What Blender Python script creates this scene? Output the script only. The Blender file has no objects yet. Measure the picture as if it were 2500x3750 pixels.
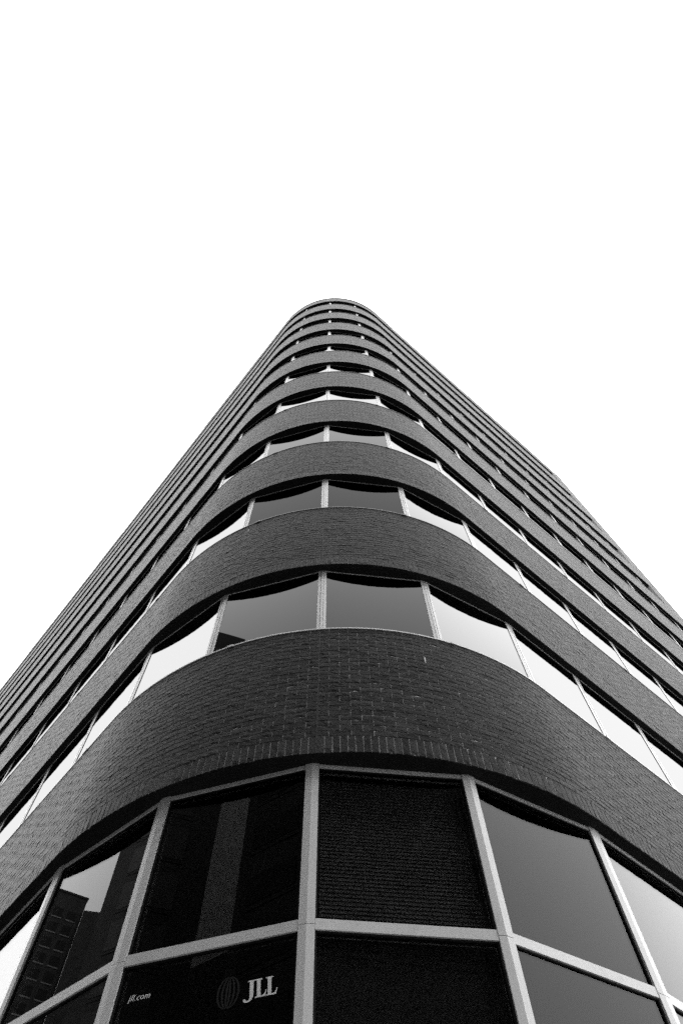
import bpy, math, random
import numpy as np
from mathutils import Vector, Matrix
from mathutils.geometry import tessellate_polygon
rng = np.random.default_rng(7); random.seed(7)
sc = bpy.context.scene
COL = sc.collection

# ------------------------------------------------------------------ camera
F = 3.45                                   # storey height in metres; the plan below is in storeys
PITCH, ROLL, YAW = 1.1625, -0.029853, 0.049415
CAM = Vector((-0.080397*F, -2.2511*F, 1.6))
cam_d = bpy.data.cameras.new('camera'); cam = bpy.data.objects.new('camera', cam_d); COL.objects.link(cam)
fw = Vector((math.sin(YAW)*math.cos(PITCH), math.cos(YAW)*math.cos(PITCH), math.sin(PITCH)))
r_ = Vector((math.cos(YAW), -math.sin(YAW), 0)); u_ = r_.cross(fw)
rt = r_*math.cos(ROLL) + u_*math.sin(ROLL); up = u_*math.cos(ROLL) - r_*math.sin(ROLL)
M = Matrix((rt, up, -fw)).transposed().to_4x4(); M.translation = CAM
cam.matrix_world = M
cam_d.sensor_fit = 'VERTICAL'; cam_d.sensor_height = 36.0; cam_d.lens = 2488.33/3750*36
cam_d.clip_end = 3000; cam_d.clip_start = 0.05
sc.camera = cam

# ------------------------------------------------------------------ sky, sun, exposure
SUN_AZ, SUN_EL = math.radians(160), math.radians(52)      # azimuth from -Y towards +X
sun_dir = Vector((math.sin(SUN_AZ)*math.cos(SUN_EL), -math.cos(SUN_AZ)*math.cos(SUN_EL), math.sin(SUN_EL)))
w = bpy.data.worlds.new('World'); sc.world = w; w.use_nodes = True
nt = w.node_tree; nt.nodes.clear()
out = nt.nodes.new('ShaderNodeOutputWorld'); bg = nt.nodes.new('ShaderNodeBackground')
sky = nt.nodes.new('ShaderNodeTexSky'); sky.sky_type = 'NISHITA'; sky.sun_disc = False
sky.sun_elevation = SUN_EL; sky.sun_rotation = math.atan2(sun_dir.x, sun_dir.y)
sky.air_density = 1.0; sky.dust_density = 5.0; sky.ozone_density = 1.0
bw = nt.nodes.new('ShaderNodeRGBToBW')
mix = nt.nodes.new('ShaderNodeMix'); mix.data_type = 'FLOAT'
mix.inputs[0].default_value = 0.72            # high thin cloud: most of the dome is an even white
mix.inputs[3].default_value = 19.0
nt.links.new(sky.outputs[0], bw.inputs[0]); nt.links.new(bw.outputs[0], mix.inputs[2])
nt.links.new(mix.outputs[0], bg.inputs[0]); bg.inputs[1].default_value = 0.12
nt.links.new(bg.outputs[0], out.inputs[0])
sl = bpy.data.lights.new('sun', 'SUN'); sl.energy = 1.0; sl.angle = math.radians(15); sl.color = (1, .985, .965)
so = bpy.data.objects.new('sun', sl); COL.objects.link(so)
so.rotation_euler = sun_dir.to_track_quat('Z', 'Y').to_euler(); so.location = (30, -10, 60)
vs = sc.view_settings; vs.view_transform = 'Standard'; vs.look = 'None'; vs.gamma = 1; vs.use_curve_mapping = False
vs.exposure = 1.1
sc.cycles.max_bounces = 8; sc.cycles.use_denoising = False

# ------------------------------------------------------------------ plan of the tower
R, BL, BR = 1.0377*F, 0.89787, 0.68262
REC, RECG, RMOD = .086, .098, R-.1035
TH, PH, PHG = 0.3927, -0.097166, -0.10911
B0, H = 1.6 + 1.3102*F, 0.54958*F
ZT = 1.6 + 0.88911*F                       # ground floor transom
TOPH = 0.4*F
S_OPEN, S_END, S_LEFT = 16.85, 18.2, -42.0
ROWS = 10
ZTOP = B0 + ROWS*F + TOPH
def bz(i): return B0 + i*F
def tz(i): return B0 + i*F + H
def curve(s, off=0.0):
    """plan point and outward normal at arc length s on the facade line moved in by off (arrays)"""
    r = R - off
    s = np.asarray(s, float); ph = np.clip(s/r, -BL, BR); e = s - ph*r
    x = r*np.sin(ph) + e*np.cos(ph); y = -r*np.cos(ph) + e*np.sin(ph)
    return np.stack([x, y], -1), np.stack([np.sin(ph), -np.cos(ph)], -1)
def conv(s, off):
    """arc length on the moved-in line that faces arc length s on the outer line"""
    if s > BR*R: return BR*(R-off) + s - BR*R
    if s < -BL*R: return -BL*(R-off) + s + BL*R
    return s*(R-off)/R
def s_mull(k, off, ph0):
    ph = ph0 + k*TH; r = R-off; r1 = RMOD
    if ph > BR: return BR*r + (ph-BR)*r1
    if ph < -BL: return -BL*r + (ph+BL)*r1
    return ph*r

# ------------------------------------------------------------------ mesh helpers
def link(name, me, mat, parent=None, kind=None):
    o = bpy.data.objects.new(name, me); COL.objects.link(o)
    if mat is not None and not me.materials: me.materials.append(mat)
    if parent is not None: o.parent = parent
    if kind: o['kind'] = kind
    return o
def tag(o, label, cat, group=None):
    o['label'] = label; o['category'] = cat
    if group: o['group'] = group
    return o
def empty(name, loc=(0, 0, 0)):
    o = bpy.data.objects.new(name, None); COL.objects.link(o); o.location = loc; return o
class MB:
    def __init__(s): s.v = []; s.f = []
    def add(s, vs, fs):
        b = len(s.v); s.v += [tuple(map(float, p)) for p in vs]; s.f += [tuple(i+b for i in f) for f in fs]
    def box(s, o, a, b, c):
        """corner o, edge vectors a, b, c (right handed)"""
        o, a, b, c = map(Vector, (o, a, b, c))
        s.add([o, o+a, o+a+b, o+b, o+c, o+a+c, o+a+b+c, o+b+c],
              [(0,3,2,1), (4,5,6,7), (0,1,5,4), (1,2,6,5), (2,3,7,6), (3,0,4,7)])
    def aabb(s, x0, y0, z0, x1, y1, z1): s.box((x0,y0,z0), (x1-x0,0,0), (0,y1-y0,0), (0,0,z1-z0))
    def prism(s, poly, z0, z1):
        """plan polygon (counter-clockwise) extruded upward"""
        n = len(poly); tri = tessellate_polygon([[Vector((p[0], p[1], 0)) for p in poly]])
        vs = [(p[0], p[1], z0) for p in poly] + [(p[0], p[1], z1) for p in poly]
        fs = [(i, (i+1) % n, n+(i+1) % n, n+i) for i in range(n)]
        fs += [tuple(n+i for i in t) for t in tri] + [tuple(reversed(t)) for t in tri]
        s.add(vs, fs)
    def sweep(s, ss, prof, closed=True):
        """profile of (offset inward, z) points swept along the facade line at outer arc lengths ss"""
        n = len(prof); rings = []
        for q in ss:
            for off, z in prof:
                p, _ = curve(conv(q, off), off); rings.append((p[0], p[1], z))
        fs = []
        m = n if closed else n-1
        for i in range(len(ss)-1):
            for j in range(m):
                a = i*n+j; b = i*n+(j+1) % n
                fs.append((a, b, b+n, a+n))
        if closed: fs += [tuple(range(n-1, -1, -1)), tuple((len(ss)-1)*n+j for j in range(n))]
        s.add(rings, fs)
    def mesh(s, name, smooth=False):
        me = bpy.data.meshes.new(name); me.from_pydata(s.v, [], s.f); me.update()
        if smooth: me.shade_smooth()
        return me
    def build(s, name, mat, parent=None, kind=None): return link(name, s.mesh(name), mat, parent, kind)
def fix_normals(me):
    import bmesh
    bm = bmesh.new(); bm.from_mesh(me); bmesh.ops.recalc_face_normals(bm, faces=bm.faces); bm.to_mesh(me); bm.free()
def arcs(s0, s1, step=0.10):
    """arc lengths from s0 to s1: fine on the round corner, only end points on the straights"""
    a, b = -BL*R, BR*R; pts = [s0]
    if s0 < b and s1 > a:
        lo, hi = max(s0, a), min(s1, b)
        n = max(1, int(math.ceil((hi-lo)/step)))
        pts += list(np.linspace(lo, hi, n+1))
    pts.append(s1); o = [pts[0]]
    for q in pts[1:]:
        if q - o[-1] > 1e-6: o.append(q)
    return o

# ------------------------------------------------------------------ materials (all greys: the place is seen in black and white)
def mat_new(name):
    m = bpy.data.materials.new(name); m.use_nodes = True; n = m.node_tree
    return m, n, n.nodes['Principled BSDF']
def gray(v): return (v, v, v, 1)
def noise(n, scale, detail=4, rough=.6, vec=None, dist=0):
    t = n.nodes.new('ShaderNodeTexNoise'); t.inputs['Scale'].default_value = scale; t.inputs['Detail'].default_value = detail
    t.inputs['Roughness'].default_value = rough; t.inputs['Distortion'].default_value = dist
    if vec is None:
        g = n.nodes.get('Geometry') or n.nodes.new('ShaderNodeNewGeometry'); g.name = 'Geometry'; vec = g.outputs['Position']
    n.links.new(vec, t.inputs['Vector']); return t.outputs['Fac']
def mapr(n, v, a, b, c, d):
    t = n.nodes.new('ShaderNodeMapRange'); n.links.new(v, t.inputs[0])
    for i, x in enumerate((a, b, c, d)): t.inputs[i+1].default_value = x
    return t.outputs[0]
def math_(n, op, a, b):
    t = n.nodes.new('ShaderNodeMath'); t.operation = op
    for i, x in enumerate((a, b)):
        if isinstance(x, (int, float)): t.inputs[i].default_value = x
        else: n.links.new(x, t.inputs[i])
    return t.outputs[0]
def plain(name, v, rough=.6, spec=.4, var=.12, scale=3.0, metallic=0, bump=0, bscale=60):
    m, n, p = mat_new(name)
    f = mapr(n, noise(n, scale), .3, .7, v*(1-var), v*(1+var))
    n.links.new(f, p.inputs['Base Color'])
    p.inputs['Roughness'].default_value = rough; p.inputs['Specular IOR Level'].default_value = spec; p.inputs['Metallic'].default_value = metallic
    if bump:
        b = n.nodes.new('ShaderNodeBump'); b.inputs['Strength'].default_value = bump; b.inputs['Distance'].default_value = .004
        n.links.new(noise(n, bscale), b.inputs['Height']); n.links.new(b.outputs[0], p.inputs['Normal'])
    return m
def brick_mat(name, source):
    m, n, p = mat_new(name)
    if source == 'attr':
        a = n.nodes.new('ShaderNodeAttribute'); a.attribute_name = 'tone'; tone = a.outputs['Fac']
    else:
        a = n.nodes.new('ShaderNodeObjectInfo'); tone = a.outputs['Random']
    base = mapr(n, tone, 0, 1, .012, .036)
    v = math_(n, 'MULTIPLY', base, mapr(n, noise(n, 38, 5, .65), .3, .7, .82, 1.18))
    v = math_(n, 'MULTIPLY', v, mapr(n, noise(n, .7, 4), .3, .7, .75, 1.25))       # slow weathering across the wall
    n.links.new(v, p.inputs['Base Color'])
    p.inputs['Roughness'].default_value = .37; p.inputs['Specular IOR Level'].default_value = .032
    # creased, bark-like faces: a few sharp folds over a gritty surface
    fold = noise(n, 17, 3, .55, dist=1.6)
    fold = math_(n, 'ABSOLUTE', math_(n, 'SUBTRACT', fold, .5), 0)
    fold = mapr(n, fold, 0, .035, -1, 0)
    h = math_(n, 'ADD', math_(n, 'MULTIPLY', fold, .55), math_(n, 'MULTIPLY', noise(n, 130, 4, .7), .8))
    b = n.nodes.new('ShaderNodeBump'); b.inputs['Strength'].default_value = .8; b.inputs['Distance'].default_value = .006
    n.links.new(h, b.inputs['Height']); n.links.new(b.outputs[0], p.inputs['Normal'])
    return m
GLASSES = {}
def glass_mat(name, tint, r0, power, gain, cap=.235):
    """window glass: reflectance climbs from r0 head-on to nearly one at a glancing angle"""
    m = bpy.data.materials.new(name); m.use_nodes = True; n = m.node_tree; n.nodes.clear()
    o = n.nodes.new('ShaderNodeOutputMaterial'); mx = n.nodes.new('ShaderNodeMixShader')
    lw = n.nodes.new('ShaderNodeLayerWeight'); lw.inputs['Blend'].default_value = .5
    fac = math_(n, 'POWER', lw.outputs['Facing'], power)
    fac = math_(n, 'MINIMUM', math_(n, 'ADD', math_(n, 'MULTIPLY', fac, gain), r0), cap)
    gl = n.nodes.new('ShaderNodeBsdfGlossy'); gl.inputs['Roughness'].default_value = 0.0; gl.inputs['Color'].default_value = gray(1)
    tr = n.nodes.new('ShaderNodeBsdfTransparent'); tr.inputs['Color'].default_value = gray(tint)
    wv = n.nodes.new('ShaderNodeBump'); wv.inputs['Strength'].default_value = .004; wv.inputs['Distance'].default_value = .05
    n.links.new(noise(n, 1.1, 1), wv.inputs['Height']); n.links.new(wv.outputs[0], gl.inputs['Normal'])
    n.links.new(fac, mx.inputs[0]); n.links.new(tr.outputs[0], mx.inputs[1]); n.links.new(gl.outputs[0], mx.inputs[2])
    n.links.new(mx.outputs[0], o.inputs[0]); return m
def metal_mat(name, v, rough, streak=.12):
    m, n, p = mat_new(name)
    g = n.nodes.new('ShaderNodeNewGeometry'); g.name = 'Geometry'
    mp = n.nodes.new('ShaderNodeMapping'); mp.inputs['Scale'].default_value = (1, 1, .05)
    n.links.new(g.outputs['Position'], mp.inputs['Vector'])
    st = mapr(n, noise(n, 60, 4, .7, mp.outputs[0]), .35, .75, 1+streak*.5, 1-streak)
    v2 = math_(n, 'MULTIPLY', st, mapr(n, noise(n, 5, 5, .7), .55, .85, v, v*.7))
    n.links.new(v2, p.inputs['Base Color']); p.inputs['Roughness'].default_value = rough
    p.inputs['Specular IOR Level'].default_value = .35
    return m
M_BRICK = brick_mat('brick_faces', 'attr'); M_BRICK1 = brick_mat('brick_faces_single', 'rand')
M_MORTAR = plain('mortar', .40, .9, .1, .2, 25, bump=.4)
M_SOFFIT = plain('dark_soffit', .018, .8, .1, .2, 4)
M_STEEL = plain('shelf_angle_steel', .03, .6, .2, .3, 12)
M_FLASH = metal_mat('sill_flashing', .72, .35)
M_FLASHD = metal_mat('bronze_flashing', .10, .4)
M_COPING = plain('coping_metal', .05, .5, .3, .2, 5)
M_ALU = metal_mat('white_frame_paint', .66, .30, .06)
M_GLASS = glass_mat('tinted_glass', .02, .015, 5.0, 1.0)
M_GLASSG = glass_mat('ground_floor_glass', .40, .018, 5.2, 1.0)
# low, mid, high: reflectance set per pane to imitate polarised skylight in the reflections
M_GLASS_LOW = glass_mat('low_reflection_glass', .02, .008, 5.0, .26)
M_GLASS_MID = glass_mat('mid_reflection_glass', .02, .008, 5.0, .5)
M_GLASS_HIGH = glass_mat('high_reflection_glass', .02, .03, 3.7, 1.0)
M_GLASS_CLEAR = glass_mat('clear_ground_glass', .6, .012, 5.2, 1.0)
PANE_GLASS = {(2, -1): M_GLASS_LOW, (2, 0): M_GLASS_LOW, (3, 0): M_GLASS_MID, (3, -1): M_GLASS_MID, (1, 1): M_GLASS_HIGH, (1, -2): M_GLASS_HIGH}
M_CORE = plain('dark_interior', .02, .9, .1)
M_BLIND = plain('blind_slats', .18, .6, .2)
M_SHADE = plain('grey_roller_shade', .07, .9, .05, .1, 2)
M_VINYL = plain('white_vinyl', .80, .6, .2, .03)
M_VINYLD = plain('dim_grey_vinyl', .006, .6, .2, .05)
M_ROOF = plain('roof_gravel', .2, .9, .1, .3, 20)
M_ROAD = plain('asphalt', .05, .9, .2, .3, 8, bump=.5)
M_PAVE = plain('paving_concrete', .16, .9, .2, .2, 3, bump=.3)
M_FARBRICK = plain('far_dark_brick', .035, .9, .1, .2, .6)
M_FARPANEL = plain('far_dark_panel', .025, .8, .2, .2, .4)
M_FARPALE = plain('far_pale_concrete', .22, .9, .1, .15, .5)
M_FARSILL = plain('far_sill_stone', .16, .9, .1)
M_FARGLASS = plain('far_window_glass', .032, .5, .12, .2, .3)
M_FARDARK = plain('far_black_window', .008, .5, .1, .2, .3)
M_FARDULL = plain('far_dull_window', .02, .8, .1, .2, .3)

# ------------------------------------------------------------------ setting: ground, pavements
g = MB(); g.aabb(-1500, -1500, -.6, 1500, 1500, -.13); g.build('road', M_ROAD, kind='structure')
pv = MB(); pv.prism([(-36, 30), (-6.5, -8.5), (-4.2, -10.1), (3.6, -10.1), (5.2, -9.2), (26, 7.5), (12, 24), (-12, 45)], -.129, 0)
pave = pv.build('pavement', M_PAVE, kind='structure')

# ------------------------------------------------------------------ the tower
tower = empty('office_tower')
tag(tower, 'brick office tower with rounded corner, ribbon windows and curved dark brick bands', 'office tower')

# inner core, end wall and roof
ss = arcs(S_LEFT, S_END-.5)
OFFC = 1.1
poly = [tuple(curve(conv(q, OFFC), OFFC)[0]) for q in ss]
pL, nL = curve(S_LEFT); pR, nR = curve(S_END)
inw = -nR*13.0
back = [tuple(pR + np.array([-nR[0], -nR[1]])*13 + np.array([-.776, -.63])*.5), tuple(pL - nL*13)]
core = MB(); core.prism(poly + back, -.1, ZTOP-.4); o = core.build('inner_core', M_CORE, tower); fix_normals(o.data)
# storey slabs that close the soffits towards the core
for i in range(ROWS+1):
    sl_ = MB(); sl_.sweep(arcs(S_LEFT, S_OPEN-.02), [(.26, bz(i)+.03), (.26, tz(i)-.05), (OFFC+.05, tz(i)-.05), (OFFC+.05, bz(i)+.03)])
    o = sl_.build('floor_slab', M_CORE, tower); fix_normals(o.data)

# spandrel bands: mortar backing, soffit, shelf angle, flashing
SJ = -5.55*math.pi/180*R                   # control joint in the brick below the middle mullion
BR_L, BR_C, JT = .2032, .06772, .0095
bands = []
for i in range(ROWS+1):
    top = tz(i) if i < ROWS else ZTOP
    b = MB(); b.sweep(arcs(S_LEFT, S_END-.004, .07), [(.0030, bz(i)+.004), (.0030, top), (.24, top), (.24, bz(i)+.004)])
    o = b.build('spandrel', M_MORTAR, tower); fix_normals(o.data); bands.append(o)
    b = MB(); b.sweep([SJ-.0062, SJ+.0062], [(.0016, bz(i)+.003), (.0016, top-.001), (.02, top-.001), (.02, bz(i)+.003)])
    q = b.build('control_joint', M_STEEL, o); fix_normals(q.data)
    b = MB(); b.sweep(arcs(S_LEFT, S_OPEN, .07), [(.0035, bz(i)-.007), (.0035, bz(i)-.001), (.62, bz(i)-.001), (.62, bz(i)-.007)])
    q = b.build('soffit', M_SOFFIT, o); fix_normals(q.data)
    if i < ROWS:
        b = MB(); b.sweep(arcs(S_LEFT, S_OPEN, .07), [(-.009, top+.002), (-.009, top+.018), (.16, top+.034), (.16, top+.030), (-.002, top+.010), (-.004, top+.002)])
        q = b.build('flashing', M_FLASH if i == 0 else M_FLASHD, o); fix_normals(q.data)
        for s in ([-23.4+2.44*k for k in range(17)]):
            if s > S_OPEN-.3: continue
            s += random.uniform(-.15, .15); wdt = random.uniform(.05, .10)
            b = MB(); b.sweep(arcs(s, s+wdt, .05), [(-.016, top-.003), (-.016, top+.023), (.07, top+.032), (.07, top+.028), (-.0095, top+.020), (-.0095, top-.003)])
            q = b.build('joint_cover', M_FLASH if i == 0 else M_FLASHD, o); fix_normals(q.data)

# --- bricks: every brick is laid from the control joint outwards, in running bond over a soldier course
lay = []                               # (s centre, z centre, length along s, height, band)
def lay_course(z, h, pitch, first, i, s_lo, s_hi, start=SJ):
    for sgn, lim in ((1, s_hi), (-1, s_lo)):
        pos = start + sgn*.003; k = 0
        while (lim - pos)*sgn > .03:
            ln = first if k == 0 else pitch
            ln = min(ln, (lim-pos)*sgn)
            lay.append((pos + sgn*(ln-JT*.0)/2, z, ln-JT, h, i)); pos += sgn*ln; k += 1
for i in range(ROWS+1):
    lay_course(bz(i)+.1016-.003, .2032-JT+.003, BR_C*1.0, BR_C, i, S_LEFT, S_END)
    top = H if i < ROWS else TOPH
    n = int(round((top-.2032)/BR_C)); hc = (top-.2032)/n
    for c in range(n):
        lay_course(bz(i)+.2032+hc*(c+.5)-JT*.5, hc-JT, BR_L, BR_L if c % 2 else BR_L/2, i, S_LEFT, S_END)
    if i < ROWS:                        # the solid pier at the far end of the right face
        n = int(round((F-H)/BR_C)); hc = (F-H)/n
        for c in range(n):
            zc = tz(i)+hc*(c+.5)-JT*.5
            a = S_OPEN + (0 if c % 2 else -.0)
            pos = S_END; k = 0
            while pos - S_OPEN > .03:
                ln = (BR_L/2 if (k == 0 and c % 2) else BR_L); ln = min(ln, pos-S_OPEN)
                lay.append((pos-ln/2, zc, ln-JT, hc-JT, i)); pos -= ln; k += 1
lay = np.array(lay)
P, N = curve(lay[:, 0]); T = np.stack([-N[:, 1], N[:, 0]], -1)
n_b = len(lay)
tone = np.clip(rng.normal(.5, .24, n_b), 0, 1)
dep = rng.normal(.0006, .0007, n_b); tilt = rng.normal(0, .006, n_b); jz = rng.normal(0, .0008, n_b)
C3 = np.c_[P, lay[:, 1]]; d3 = C3 - np.array(CAM)
dist = np.linalg.norm(d3, axis=1); facing = -(d3[:, :2]*N).sum(1)/dist
depthv = d3 @ np.array(fw); px = (d3 @ np.array(rt))/depthv*2488/1250; py = (d3 @ np.array(up))/depthv*2488/1875
seen = (abs(px) < 1) & (abs(py) < 1)
area = np.where(seen & (lay[:, 4] == 0), lay[:, 2]*lay[:, 3]*facing/dist**2*np.sqrt(1-(d3[:, 2]/dist)**2), 0)
area[lay[:, 2] < .05] = 0
single = np.zeros(n_b, bool); single[np.argsort(-area)[:300]] = True
near = (lay[:, 4] <= 2) & (abs(lay[:, 0]) < 11) & ~single
# brick shapes: rough faced blocks, front face in +Y of a unit frame (x along, y out, z up)
def rough_brick(L, Hh, seed, nx=5, nz=3):
    rg = np.random.default_rng(seed); v = []; f = []
    xs = np.linspace(-.5, .5, nx); zs = np.linspace(-.5, .5, nz)
    for a, z in enumerate(zs):
        for b_, x in enumerate(xs):
            edge = a in (0, nz-1) or b_ in (0, nx-1); corner = a in (0, nz-1) and b_ in (0, nx-1)
            y = max(rg.normal(.0010, .0011), -.0006) - (.0004 if edge else 0) - (rg.random()*.0012 if corner else 0) - (.004 if (edge and rg.random() < .03) else 0)
            v.append((x*L + rg.normal(0, .0012), y, z*Hh + rg.normal(0, .0011)))
    for a in range(nz-1):
        for b_ in range(nx-1):
            k = a*nx+b_; f.append((k, k+nx, k+nx+1, k+1))
    ring = [b_ for b_ in range(nx)] + [a*nx+nx-1 for a in range(1, nz)] + [(nz-1)*nx+b_ for b_ in range(nx-2, -1, -1)] + [a*nx for a in range(nz-2, 0, -1)]
    m = len(v)
    for k in ring: v.append((v[k][0], -.045, v[k][2]))
    for j in range(len(ring)):
        j2 = (j+1) % len(ring); f.append((ring[j], ring[j2], m+j2, m+j))
    return np.array(v), f
protos = {}
def proto(kind, seed):
    if (kind, seed) not in protos:
        protos[kind, seed] = rough_brick(1, 1, seed*7+3, *( (5, 3) if kind == 'run' else (3, 5)))
    return protos[kind, seed]
meshes = {}
for j in np.nonzero(single)[0]:
    s, z, L, h, i = lay[j]; soldier = h > .12; seed = int(rng.integers(0, 10))
    key = (soldier, seed, round(L, 3))
    if key not in meshes:
        v, f = proto('sol' if soldier else 'run', seed)
        v = v.copy(); v[:, 0] *= L; v[:, 2] *= h
        me = bpy.data.meshes.new('brick'); me.from_pydata([tuple(q) for q in v], [], f); me.materials.append(M_BRICK1); me.update(); fix_normals(me); meshes[key] = me
    o = bpy.data.objects.new('brick', meshes[key]); COL.objects.link(o); o.parent = bands[0]
    n2 = N[j]; ang = math.atan2(n2[0], -n2[1])      # turn of the local frame; local -Y... front is +Y before turning
    o.matrix_world = Matrix.Translation((P[j, 0]+n2[0]*dep[j], P[j, 1]+n2[1]*dep[j], z+jz[j])) @ Matrix.Rotation(ang+math.pi+tilt[j]*.7, 4, 'Z') @ Matrix.Rotation(tilt[j], 4, 'Y')
def raw_mesh(name, V, loops, counts, mat, tones):
    me = bpy.data.meshes.new(name)
    me.vertices.add(len(V)); me.vertices.foreach_set('co', np.ascontiguousarray(V, np.float32).ravel())
    me.loops.add(len(loops)); me.loops.foreach_set('vertex_index', loops.astype(np.int32))
    me.polygons.add(len(counts)); st = np.concatenate([[0], np.cumsum(counts)[:-1]]).astype(np.int32)
    me.polygons.foreach_set('loop_start', st)
    me.update(calc_edges=True); me.validate(); me.shade_flat()
    at = me.attributes.new('tone', 'FLOAT', 'FACE'); at.data.foreach_set('value', tones.astype(np.float32))
    me.materials.append(mat); return me
# joined brickwork: rough blocks near by, plain bevel-free blocks further off
VV, LL, TT = [], [], []; base = 0
def place(local, idx):
    """local (n,v,3) frames -> world"""
    c, s_ = np.cos(tilt[idx])[:, None], np.sin(tilt[idx])[:, None]
    x = local[..., 0]*c + local[..., 2]*s_; z = -local[..., 0]*s_ + local[..., 2]*c; y = local[..., 1] + dep[idx][:, None]
    X = P[idx, 0][:, None] + T[idx, 0][:, None]*x + N[idx, 0][:, None]*y
    Y = P[idx, 1][:, None] + T[idx, 1][:, None]*x + N[idx, 1][:, None]*y
    return np.stack([X, Y, z + (lay[idx, 1]+jz[idx])[:, None]], -1)
idx_n = np.nonzero(near)[0]; seeds = rng.integers(0, 10, n_b); sol = lay[:, 3] > .12
for kind, flag in (('run', False), ('sol', True)):
    for sd in range(10):
        idx = idx_n[(seeds[idx_n] == sd) & (sol[idx_n] == flag)]
        if not len(idx): continue
        v, f = proto(kind, sd); loc = np.repeat(v[None], len(idx), 0)
        loc[..., 0] *= lay[idx, 2][:, None]; loc[..., 2] *= lay[idx, 3][:, None]
        VV.append(place(loc, idx).reshape(-1, 3)); fa = np.array([q[::-1] for q in f])
        LL.append((fa[None] + (np.arange(len(idx))*len(v))[:, None, None] + base).reshape(-1, 4)); base += len(idx)*len(v)
        TT.append(np.repeat(tone[idx], len(f)))
idx = np.nonzero(~near & ~single)[0]
bv = np.array([(-.5, 0, -.5), (.5, 0, -.5), (.5, 0, .5), (-.5, 0, .5), (-.5, -1, -.5), (.5, -1, -.5), (.5, -1, .5), (-.5, -1, .5)], float)
bf = np.array([(0, 1, 2, 3), (0, 4, 5, 1), (1, 5, 6, 2), (2, 6, 7, 3), (3, 7, 4, 0)])[:, ::-1]
loc = np.repeat(bv[None], len(idx), 0); loc[..., 0] *= lay[idx, 2][:, None]; loc[..., 2] *= lay[idx, 3][:, None]; loc[..., 1] *= .045
VV.append(place(loc, idx).reshape(-1, 3)); LL.append((bf[None] + (np.arange(len(idx))*8)[:, None, None] + base).reshape(-1, 4)); TT.append(np.repeat(tone[idx], 5))
VV = np.concatenate(VV); LL = np.concatenate(LL); TT = np.concatenate(TT)
link('brickwork', raw_mesh('brickwork', VV, LL.ravel(), np.full(len(LL), 4), M_BRICK, TT), None, tower, 'stuff')

# pier backing at the end of the right face and the plain end wall round the corner
b = MB(); b.sweep([S_OPEN, S_END-.004], [(.0075, 0), (.0075, ZTOP-.01), (.9, ZTOP-.01), (.9, 0)])
o = b.build('corner_pier', M_MORTAR, tower); fix_normals(o.data)
pe, ne = curve(S_END); te = np.array([-ne[1], ne[0]])
b = MB(); b.box((pe[0]-ne[0]*13-te[0]*.3, pe[1]-ne[1]*13-te[1]*.3, -.1), (te[0]*.298, te[1]*.298, 0), (ne[0]*12.94, ne[1]*12.94, 0), (0, 0, ZTOP+.1-.02))
o = b.build('end_wall', M_FARBRICK, tower); fix_normals(o.data)
b = MB(); b.prism([tuple(curve(conv(q, .25), .25)[0]) for q in arcs(S_LEFT, S_END-.3)] + back, ZTOP-.39, ZTOP-.3)
o = b.build('roof', M_ROOF, tower); fix_normals(o.data)
# parapet coping in lengths, not all in line
s = S_LEFT; k = 0
while s < S_END:
    e = min(s+3.05, S_END+.01); lift = random.choice((0, 0, 0, .004, .012)); outw = random.uniform(.012, .03)
    if k in (6, 7): lift += .03
    b = MB(); b.sweep(arcs(s, e-.006, .1), [(-outw, ZTOP-.045+lift), (-outw, ZTOP+.035+lift), (.30, ZTOP+.05+lift), (.30, ZTOP+.002+lift), (-outw+.008, ZTOP+.002+lift), (-outw+.008, ZTOP-.045+lift)])
    o = b.build('coping', M_COPING, tower); fix_normals(o.data); s = e; k += 1

for s, z, ln, b_ in ((.773, 7.56, .105, 0), (-1.566, 11.27, .11, 1)):      # runs of spilt white paint on the brick
    p, nn = curve(s); tt = np.array([-nn[1], nn[0]]); b = MB()
    vs = []
    for d in (.0045, .0075):
        for u, q in ((-.006, .5), (.003, .48), (.007, .1), (.004, -.5), (-.001, -.5), (-.005, 0)):
            w_ = p+tt*u+nn*d; vs.append((w_[0], w_[1], z+q*ln))
    b.add(vs, [tuple(range(6)), tuple(range(11, 5, -1))] + [(j, (j+1) % 6, 6+(j+1) % 6, 6+j) for j in range(6)])
    o = b.build('paint_run', M_VINYL, bands[b_]); fix_normals(o.data)

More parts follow.
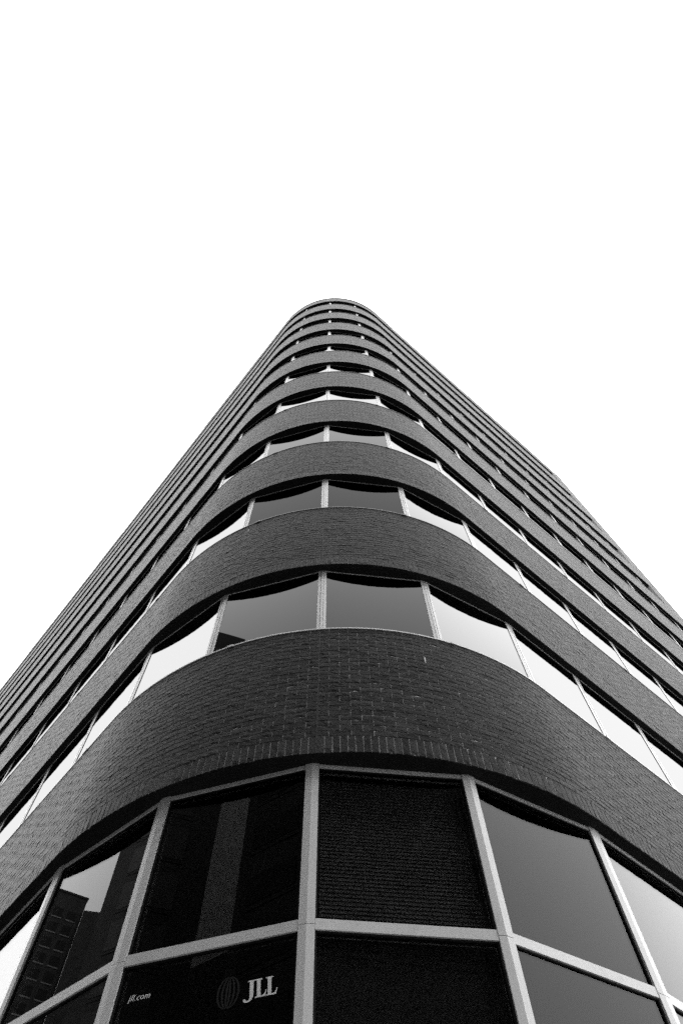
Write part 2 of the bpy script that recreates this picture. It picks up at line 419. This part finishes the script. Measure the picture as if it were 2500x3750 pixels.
# ------------------------------------------------------------------ windows
def chord(k, off, ph0):
    a, _ = curve(s_mull(k, off, ph0), off); b_, _ = curve(s_mull(k+1, off, ph0), off); return a, b_
def k_range(ph0):
    k0 = 0
    while s_mull(k0-1, REC, ph0) > S_LEFT+.5: k0 -= 1
    k1 = 0
    while s_mull(k1+1, REC, ph0) < S_OPEN-.15: k1 += 1
    return k0, k1
def seg_dirs(k, off, ph0):
    """unit vectors along the panes left and right of mullion k (both pointing away from it)"""
    p0 = curve(s_mull(k, off, ph0), off)[0]; a = curve(s_mull(k-1, off, ph0), off)[0]; b_ = curve(s_mull(k+1, off, ph0), off)[0]
    l = (a-p0)/np.linalg.norm(a-p0); r = (b_-p0)/np.linalg.norm(b_-p0); return p0, l, r
def perp_in(t):        # inward normal of a pane whose direction runs to the right
    return np.array([-t[1], t[0]])
def mullion_poly(k, off, ph0, half, depth, groove):
    p0, l, r = seg_dirs(k, off, ph0); il, ir = perp_in(-l), perp_in(r); im = (il+ir)/np.linalg.norm(il+ir)
    if groove:
        g0, g1, gd = half*.30, half*.44, .013
        front = [p0+l*half, p0+l*g1, p0+l*g1+il*gd, p0+l*g0+il*gd, p0+l*g0+il*.003, p0+im*.003, p0+r*g0+ir*.003, p0+r*g0+ir*gd, p0+r*g1+ir*gd, p0+r*g1, p0+r*half]
    else: front = [p0+l*half, p0, p0+r*half]
    return [tuple(q) for q in front] + [tuple(p0+r*half+ir*depth), tuple(p0+im*depth*1.02), tuple(p0+l*half+il*depth)]
def bar(mb, a, t, inn, u0, u1, n0, n1, z0, z1):
    """box along a pane: from a, u along t, n inward, z up"""
    o = np.array(a)+t*u0+inn*n0
    mb.box((o[0], o[1], z0), (t[0]*(u1-u0), t[1]*(u1-u0), 0), (inn[0]*(n1-n0), inn[1]*(n1-n0), 0), (0, 0, z1-z0))
def ring(mb, a, t, inn, u0, u1, n0, n1, z0, z1, top, bot, side):
    """one-piece rectangular frame lying along a pane"""
    vs = []
    for n_ in (n0, n1):
        for (x, z) in ((u0, z0), (u1, z0), (u1, z1), (u0, z1), (u0+side, z0+bot), (u1-side, z0+bot), (u1-side, z1-top), (u0+side, z1-top)):
            p = np.array(a)+t*x+inn*n_; vs.append((p[0], p[1], z))
    fs = []
    for j in range(4):
        k_ = (j+1) % 4
        fs += [(j, k_, 4+k_, 4+j), (8+k_, 8+j, 12+j, 12+k_), (k_, j, 8+j, 8+k_), (4+j, 4+k_, 12+k_, 12+j)]
    mb.add(vs, fs)
GL_IN = .008
def visible_s(i):   # how far along each face the photograph still shows this storey
    return -(9.5+3.0*i), S_OPEN
k0, k1 = k_range(PH)
items = []
for i in range(1, ROWS+1):
    for k in range(k0, k1+1):
        sm = s_mull(k, REC, PH)
        items.append((math.hypot(*(curve(sm)[0]-np.array(CAM)[:2])) + 1.2*(bz(i)-1.6), i, k))
items.sort(); keep = {(i, k) for _, i, k in items[:250]}
restm, restg = MB(), MB()
for i in range(1, ROWS+1):
    z0, z1 = tz(i-1)+.014, bz(i)-.007
    for k in range(k0, k1+1):
        solo = (i, k) in keep
        mp = mullion_poly(k, REC, PH, .050, .10, True)
        mb = MB() if solo else restm
        mb.prism(mp, z0+.01, z1-.001)
        if solo:
            o = mb.build('mullion', M_ALU, tower); fix_normals(o.data)
        a, b_ = chord(k, REC, PH)
        if k == k1:
            sm = conv(S_OPEN, REC); b_ = curve(sm-.002, REC)[0]
        L = np.linalg.norm(b_-a); t = (b_-a)/L; inn = perp_in(t)
        u0, u1 = .049, L-(.049 if k < k1 else 0)
        if solo:
            fr = MB(); ring(fr, a, t, inn, u0, u1, .003, .06, z0+.012, z1-.0005, .016, .05, .006)
            wd = fr.build('window', M_ALU, tower); fix_normals(wd.data)
            pn = MB(); bar(pn, a, t, inn, u0, u1, GL_IN, GL_IN+.008, z0+.05, z1-.014)
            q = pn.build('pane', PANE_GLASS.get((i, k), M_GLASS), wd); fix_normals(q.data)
        else:
            bar(restm, a, t, inn, u0, u1, .003, .06, z1-.016, z1-.0005)
            bar(restg, a, t, inn, u0, u1, GL_IN, GL_IN+.008, z0+.045, z1-.028)
o = restm.build('far_window_framing', M_ALU, tower, 'stuff'); fix_normals(o.data)
o = restg.build('far_window_glazing', M_GLASS, tower, 'stuff'); fix_normals(o.data)

# ground floor: tall panes in kinked white framing, a transom at ZT, blinds behind the upper panes
GG = .028
kg0, kg1 = -9, 8
TIERS = [(.55, 2.55), (2.63, ZT-.038), (ZT+.038, bz(0)-.045)]
jl_pane = None
for k in range(kg0, kg1+1):
    mp = mullion_poly(k, RECG, PHG, .0575, .12, False)
    for z0, z1 in ((.1, ZT-.006), (ZT-.001, bz(0)-.009)):
        mb = MB(); mb.prism(mp, z0, z1); o = mb.build('ground_mullion', M_ALU, tower); fix_normals(o.data)
    if k == kg1: continue
    a, b_ = chord(k, RECG, PHG); L = np.linalg.norm(b_-a); t = (b_-a)/L; inn = perp_in(t)
    u0, u1 = .060, L-.060
    for zc, hh in ((ZT, .038), (2.59, .038)):
        mb = MB(); bar(mb, a, t, inn, u0, u1, .004, .09, zc-hh, zc+hh); o = mb.build('transom', M_ALU, tower); fix_normals(o.data)
    mb = MB(); bar(mb, a, t, inn, u0, u1, .008, .09, bz(0)-.048, bz(0)-.010); o = mb.build('head_rail', M_ALU, tower); fix_normals(o.data)
    for tier, (z0, z1) in enumerate(TIERS):
        fr = MB(); ring(fr, a, t, inn, u0, u1, GG-.010, GG+.03, z0, z1, .012, .012, .012)     # thin glazing bead round the pane
        wd = fr.build('ground_window', M_SOFFIT, tower); fix_normals(wd.data)
        pn = MB(); bar(pn, a, t, inn, u0+.005, u1-.005, GG, GG+.010, z0+.005, z1-.005)
        q = pn.build('pane', M_GLASS_CLEAR if k == 0 else M_GLASSG, wd); fix_normals(q.data)
        if tier == 1 and k == 0:
            bl = MB(); bar(bl, a, t, inn, u0+.01, u1-.01, GG+.08, GG+.083, z0+.01, z1-.01); q = bl.build('roller_shade', M_SHADE, wd); fix_normals(q.data)
        if tier == 2 and k == 0:
            bl = MB(); zz = z0+.03
            while zz < z1-.03:
                o_ = np.array(a)+t*(u0+.03)+inn*(GG+.09); w_ = L-.18
                bl.box((o_[0], o_[1], zz), (t[0]*w_, t[1]*w_, 0), (inn[0]*.007, inn[1]*.007, .0305), (-inn[0]*.0006, -inn[1]*.0006, .0012)); zz += .032
            q = bl.build('blind', M_BLIND, wd); fix_normals(q.data); q['kind'] = 'stuff'
        if tier == 1 and k == -1: jl_pane = (wd, a, t, inn)
b = MB(); b.sweep(arcs(S_LEFT, S_OPEN, .1), [(.06, -.1), (.06, .55), (.4, .55), (.4, -.1)]); o = b.build('plinth', M_STEEL, tower); fix_normals(o.data)
b = MB()
for (s0, s1) in ((S_LEFT, s_mull(kg0, 0, PHG)), (s_mull(kg1, 0, PHG), S_OPEN)):
    b.sweep([s0, s1], [(.10, .56), (.10, bz(0)-.01), (.2, bz(0)-.01), (.2, .56)])
o = b.build('ground_floor_wall', M_STEEL, tower); fix_normals(o.data)

# lettering on the lower pane left of the middle mullion
wd, a, t, inn = jl_pane
def flat_on_pane(name, polys, mat, th=.0012):
    """polys: lists of (u, z) outlines standing on the pane face"""
    mb = MB()
    for pl in polys:
        tri = tessellate_polygon([[Vector((x, y, 0)) for x, y in pl]]); n = len(pl); vs = []
        for d in (GG-.0006-th, GG-.0006):
            for x, y in pl:
                p = np.array(a)+t*x+inn*d; vs.append((p[0], p[1], y))
        mb.add(vs, [tuple(q) for q in tri] + [tuple(n+j for j in reversed(q)) for q in tri] + [(j, (j+1) % n, n+(j+1) % n, n+j) for j in range(n)])
    o = mb.build(name, mat, wd); fix_normals(o.data); return o
def bez(p0, p1, p2, n=8): return [((1-s)**2*p0[0]+2*s*(1-s)*p1[0]+s*s*p2[0], (1-s)**2*p0[1]+2*s*(1-s)*p1[1]+s*s*p2[1]) for s in np.linspace(0, 1, n)]
Lg = [(0, 0), (.60, 0), (.70, .33), (.65, .33)] + bez((.65, .33), (.58, .075), (.40, .075))[1:] + [(.335, .075), (.335, .93), (.45, .955), (.45, 1), (0, 1), (0, .955), (.115, .93), (.115, .07), (0, .045)]
Jg = [(.10, 1), (.10, .955), (.215, .93)] + bez((.215, .22), (.215, -.06), (.10, -.075)) + bez((.02, -.085), (0, -.03), (-.05, .02))[0:] + bez((-.16, .02), (-.20, -.16), (.02, -.165)) + bez((.02, -.165), (.435, -.15), (.435, .30)) + [(.435, .93), (.55, .955), (.55, 1)]
cap = .112
def put(gl, u, z, sx=1.0, slope=0): return [(u+(x-.09*y)*cap*sx, z+y*cap+slope*x*cap*sx) for x, y in gl]
flat_on_pane('lettering', [put(Jg, .974, 4.266, .98), put(Lg, 1.032, 4.266, .98), put(Lg, 1.103, 4.266, .98)], M_VINYL)
rings = []
for rx in (.076, .046, .017):
    for sg in ((1, -1)):
        po = [(math.sin(q), math.cos(q)) for q in np.linspace(.10, math.pi-.10, 24)]
        oc = (.848, 4.330)
        outer = [(oc[0]+sg*rx*x, oc[1]+.098*y*(1-.10*(1-rx/.076))) for x, y in po]
        inner = [(oc[0]+sg*max(rx-.013, .004)*x, oc[1]+.094*y*(1-.10*(1-rx/.076))) for x, y in reversed(po)]
        rings.append(outer+inner)
flat_on_pane('globe_emblem', rings, M_VINYLD)
fc = bpy.data.curves.new('web_address', 'FONT'); fc.body = 'jll.com'; fc.size = .058; fc.shear = .22; fc.extrude = .0008; fc.space_character = 1.08
to = bpy.data.objects.new('web_address', fc); COL.objects.link(to)
dg = bpy.context.evaluated_depsgraph_get(); me = bpy.data.meshes.new_from_object(to.evaluated_get(dg)); bpy.data.objects.remove(to)
me.materials.clear(); me.materials.append(M_VINYL)
q = link('web_address', me, None, wd)
pw = np.array(a)+t*.150+inn*(GG-.0018)
q.matrix_world = Matrix(((t[0], 0, -inn[0], pw[0]), (t[1], 0, -inn[1], pw[1]), (0, 1, 0, 4.399), (0, 0, 0, 1))) @ Matrix.Diagonal((.90, .95, 1, 1))

# ------------------------------------------------------------------ buildings across the street (the tower's glass mirrors them)
def block(name, label, corner, d1, l1, l2, h, mat, win, sill, pitch, storey, ww, wh, z_first, part='window', faces=(0, 1)):
    """box with corner, first side along d1 (length l1), second side to its left; windows on the chosen sides"""
    root = empty(name, (corner[0], corner[1], 0)); tag(root, label, 'building', 'buildings across the street')
    d1 = np.array(d1, float)/np.linalg.norm(d1); d2 = np.array([-d1[1], d1[0]])
    wl = MB(); wl.box((0, 0, -.12), (d1[0]*l1, d1[1]*l1, 0), (d2[0]*l2, d2[1]*l2, 0), (0, 0, h)); o = wl.build('wall', mat, root)
    pp = MB(); pp.box((-d1[0]*.2-d2[0]*.2, -d1[1]*.2-d2[1]*.2, h-.115), (d1[0]*(l1+.4), d1[1]*(l1+.4), 0), (d2[0]*(l2+.4), d2[1]*(l2+.4), 0), (0, 0, .5)); pp.build('parapet', mat, root)
    wm = sm = None
    for fc_ in faces:
        if fc_ == 0: o0, e, nrm, ln = np.zeros(2), d1, -d2, l1
        elif fc_ == 1: o0, e, nrm, ln = d1*l1, d2, d1, l2
        else: o0, e, nrm, ln = d2*l2, -d2, -d1, l2
        if wm is None:
            m1 = MB(); m1.box((-ww/2, -.03, 0), (ww, 0, 0), (0, .10, 0), (0, 0, wh)); wm = m1.mesh('window'); wm.materials.append(win)
            m2 = MB(); m2.box((-ww/2-.1, -.14, -.32), (ww+.2, 0, 0), (0, .18, 0), (0, 0, .30)); sm = m2.mesh('sill'); sm.materials.append(sill)
        ang = math.atan2(e[1], e[0]); n = int(ln//pitch)
        for zi in range(int((h-z_first-1.0)//storey)):
            for j in range(n):
                c = o0 + e*((ln-n*pitch)/2+(j+.5)*pitch)
                x = bpy.data.objects.new(part, wm); COL.objects.link(x); x.parent = root
                x.location = (c[0], c[1], z_first+zi*storey); x.rotation_euler = (0, 0, ang)
                y = bpy.data.objects.new('sill', sm); COL.objects.link(y); y.parent = x
    return root
# left across the side street: panelled block, corner A nearest, running away along the tower's left face
block('panelled_block', 'tall dark panelled block mirrored along the right edge of the leftmost ground floor pane', (-29.7-.624*48, -31.1+.782*48), (.624, -.782), 48, -12, 66, M_FARPANEL, M_FARGLASS, M_FARPANEL, 3.2, 3.9, 2.4, 2.7, 2.0, faces=(0,))
block('office_slab', 'broad dark slab block mirrored in the ground floor panes beside the middle mullion', (-22.0, -26), (1, 0), 49, -16, 41, M_FARPANEL, M_FARDULL, M_FARPANEL, 4.0, 3.6, 3.4, 1.7, 2.0, faces=(0,))
block('pale_tower', 'pale slim tower mirrored as a light strip in the dark ground floor pane', (-60, -56), (1, .05), 26, -14, 90, M_FARPALE, M_FARPALE, M_FARPALE, 3.6, 3.6, 1.6, 1.6, 3.0, faces=(1,))
block('low_block', 'squat dark block closing the foot of the pale strip mirrored in the dark pane', (-53, -50), (1, 0), 15, -5, 46.6, M_FARPANEL, M_FARDULL, M_FARPANEL, 3.2, 3.6, 2.0, 1.7, 3.0, faces=(0,))
bt = block('brick_tower', 'distant stepped brick tower with window rows mirrored in the leftmost ground floor pane', (-164.5, 27), (.3, .954), 22, 20, 121.4, M_FARBRICK, M_FARDARK, M_FARSILL, 3.4, 3.7, 2.2, 2.3, 4.0, faces=(0,))
wg = MB(); wg.aabb(-10, -32, -.12, 1.5, -.3, 117.5); wg.build('wing', M_FARBRICK, bt)
